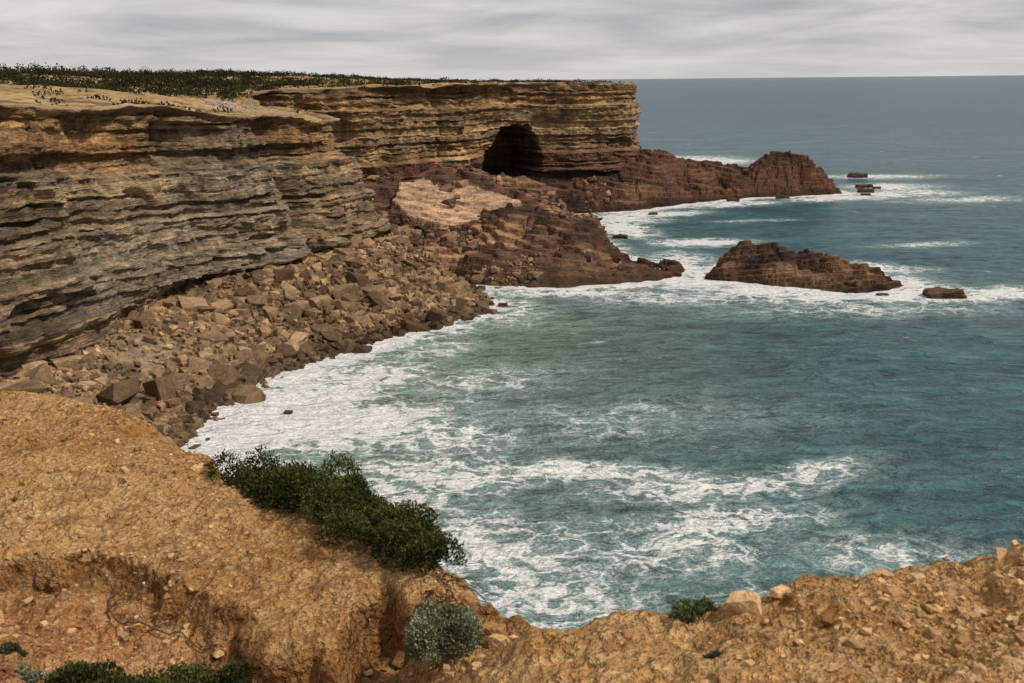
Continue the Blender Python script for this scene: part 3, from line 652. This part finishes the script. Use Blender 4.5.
for i in range(26):
    a0 = np.array([-0.9+rng.uniform(-.15, .2), 9.35+rng.uniform(-.4, .1), 34.9]); dr = np.array([rng.uniform(0.2, 0.8), rng.uniform(-0.9, -0.1), rng.uniform(-0.25, 0.25)])
    P = [a0+dr*k/7*0.8+np.array([0, 0, 0.12*math.sin(k*0.5)])+rng.normal(0, 0.018, 3) for k in range(8)]
    tube('branch_%d' % (i+1), P, 0.011, 0.003, e)

def box(bm, c, s, rz=0):
    r = bmesh.ops.create_cube(bm, size=1.0); M = Matrix.Translation(c)@Matrix.Rotation(rz, 4, 'Z')@Matrix.Diagonal((*s, 1)); bmesh.ops.transform(bm, matrix=M, verts=r['verts'])
def fence(x0, y0, x1, y1, n):
    bm = bmesh.new(); ang = math.atan2(y1-y0, x1-x0); L = math.hypot(x1-x0, y1-y0)/n; prev = None
    for i in range(n+1):
        X = x0+(x1-x0)*i/n; Y = y0+(y1-y0)*i/n; Zg = float(pz(np.array([X]), np.array([Y]))[0]); box(bm, (X, Y, Zg+0.7), (0.26, 0.26, 2.0), ang)
        if prev:
            for h in (0.7, 1.4):
                A = Vector((prev[0], prev[1], prev[2]+h)); B = Vector((X, Y, Zg+h)); mid = (A+B)/2
                r = bmesh.ops.create_cube(bm, size=1.0)
                M = Matrix.Translation(mid+Vector((0.16*math.sin(ang), -0.16*math.cos(ang), 0)))@(B-A).to_track_quat('X', 'Z').to_matrix().to_4x4()@Matrix.Diagonal((L*0.98, 0.05, 0.2, 1)); bmesh.ops.transform(bm, matrix=M, verts=r['verts'])
        prev = (X, Y, Zg)
    me = bpy.data.meshes.new('wooden_fence'); bm.to_mesh(me); bm.free(); me.materials.append(M_fence)
    scene.collection.objects.link(bpy.data.objects.new('wooden_fence', me))
fence(-56, 203, -43.5, 205, 8)
bm = bmesh.new()
for i in range(70):
    X = -66+rng.uniform(0, 6.5); Y = 222+rng.normal(0, 0.25); Zg = float(pz(np.array([X]), np.array([Y]))[0]); box(bm, (X, Y, Zg+rng.uniform(0.1, 1.4)), (rng.uniform(.5, 1), .5, rng.uniform(.3, .5)), rng.normal(0, .1))
me = bpy.data.meshes.new('ruined_stone_wall'); bm.to_mesh(me); bm.free(); me.materials.append(M_wall); scene.collection.objects.link(bpy.data.objects.new('ruined_stone_wall', me))

# ------------------------------------------------------------------ sky + sun
SUN_EL, SUN_AZ = math.radians(50), math.radians(110)   # azimuth clockwise from +Y
w = bpy.data.worlds.new('World'); scene.world = w; w.use_nodes = True; nt = w.node_tree; nt.nodes.clear()
out = nt.nodes.new('ShaderNodeOutputWorld'); bg = nt.nodes.new('ShaderNodeBackground'); nt.links.new(bg.outputs[0], out.inputs[0])
sky = nt.nodes.new('ShaderNodeTexSky'); sky.sky_type = 'NISHITA'; sky.sun_disc = False; sky.sun_elevation = SUN_EL; sky.sun_rotation = SUN_AZ
tc = nt.nodes.new('ShaderNodeTexCoord'); sep = nt.nodes.new('ShaderNodeSeparateXYZ'); nt.links.new(tc.outputs['Generated'], sep.inputs[0])
def wm(op, a, b):
    x = nt.nodes.new('ShaderNodeMath'); x.operation = op
    for i, q in enumerate((a, b)):
        if isinstance(q, (int, float)): x.inputs[i].default_value = q
        else: nt.links.new(q, x.inputs[i])
    return x.outputs[0]
zz = wm('ADD', wm('MAXIMUM', sep.outputs[2], 0.0), 0.09)
cmb = nt.nodes.new('ShaderNodeCombineXYZ'); nt.links.new(wm('DIVIDE', sep.outputs[0], zz), cmb.inputs[0]); nt.links.new(wm('DIVIDE', sep.outputs[1], zz), cmb.inputs[1])
no = nt.nodes.new('ShaderNodeTexNoise'); nt.links.new(cmb.outputs[0], no.inputs['Vector']); no.inputs['Scale'].default_value = 0.6; no.inputs['Detail'].default_value = 5; no.inputs['Roughness'].default_value = 0.55; no.inputs['Distortion'].default_value = 0.4
ramp = nt.nodes.new('ShaderNodeValToRGB'); nt.links.new(no.outputs['Fac'], ramp.inputs[0])
ramp.color_ramp.elements[0].position = 0.36; ramp.color_ramp.elements[0].color = (4.5, 4.6, 4.8, 1)
ramp.color_ramp.elements[1].position = 0.64; ramp.color_ramp.elements[1].color = (8.0, 7.65, 7.45, 1)
hz = nt.nodes.new('ShaderNodeMapRange'); nt.links.new(sep.outputs[2], hz.inputs[0]); hz.inputs[1].default_value = 0.0; hz.inputs[2].default_value = 0.045; hz.inputs[3].default_value = 0.6; hz.inputs[4].default_value = 0.0
mh = nt.nodes.new('ShaderNodeMix'); mh.data_type = 'RGBA'; nt.links.new(hz.outputs[0], mh.inputs[0]); nt.links.new(ramp.outputs[0], mh.inputs[6]); mh.inputs[7].default_value = (7.5, 7.3, 7.1, 1)
mx = nt.nodes.new('ShaderNodeMix'); mx.data_type = 'RGBA'; mx.inputs[0].default_value = 0.92
nt.links.new(sky.outputs[0], mx.inputs[6]); nt.links.new(mh.outputs[2], mx.inputs[7]); nt.links.new(mx.outputs[2], bg.inputs[0]); bg.inputs[1].default_value = 0.092
sl = bpy.data.lights.new('sun', 'SUN'); sl.energy = 3.0; sl.angle = math.radians(5); sl.color = (1.0, 0.90, 0.77)
so = bpy.data.objects.new('sun', sl); scene.collection.objects.link(so)
dirv = Vector((math.sin(SUN_AZ)*math.cos(SUN_EL), math.cos(SUN_AZ)*math.cos(SUN_EL), math.sin(SUN_EL)))
so.rotation_euler = dirv.to_track_quat('Z', 'Y').to_euler()

# ------------------------------------------------------------------ camera
cam = bpy.data.cameras.new('camera'); co = bpy.data.objects.new('camera', cam); scene.collection.objects.link(co)
cam.lens = 35; cam.sensor_width = 36; cam.clip_start = 0.1; cam.clip_end = 60000
co.matrix_world = Matrix.Translation((0, 0, 40))@Matrix.Rotation(math.radians(90-14.78), 4, 'X')@Matrix.Rotation(math.radians(-0.55), 4, 'Z')
cam.dof.use_dof = True; cam.dof.focus_distance = 120; cam.dof.aperture_fstop = 4.0
scene.camera = co
scene.view_settings.view_transform = 'Standard'; scene.view_settings.look = 'None'; scene.view_settings.exposure = 0
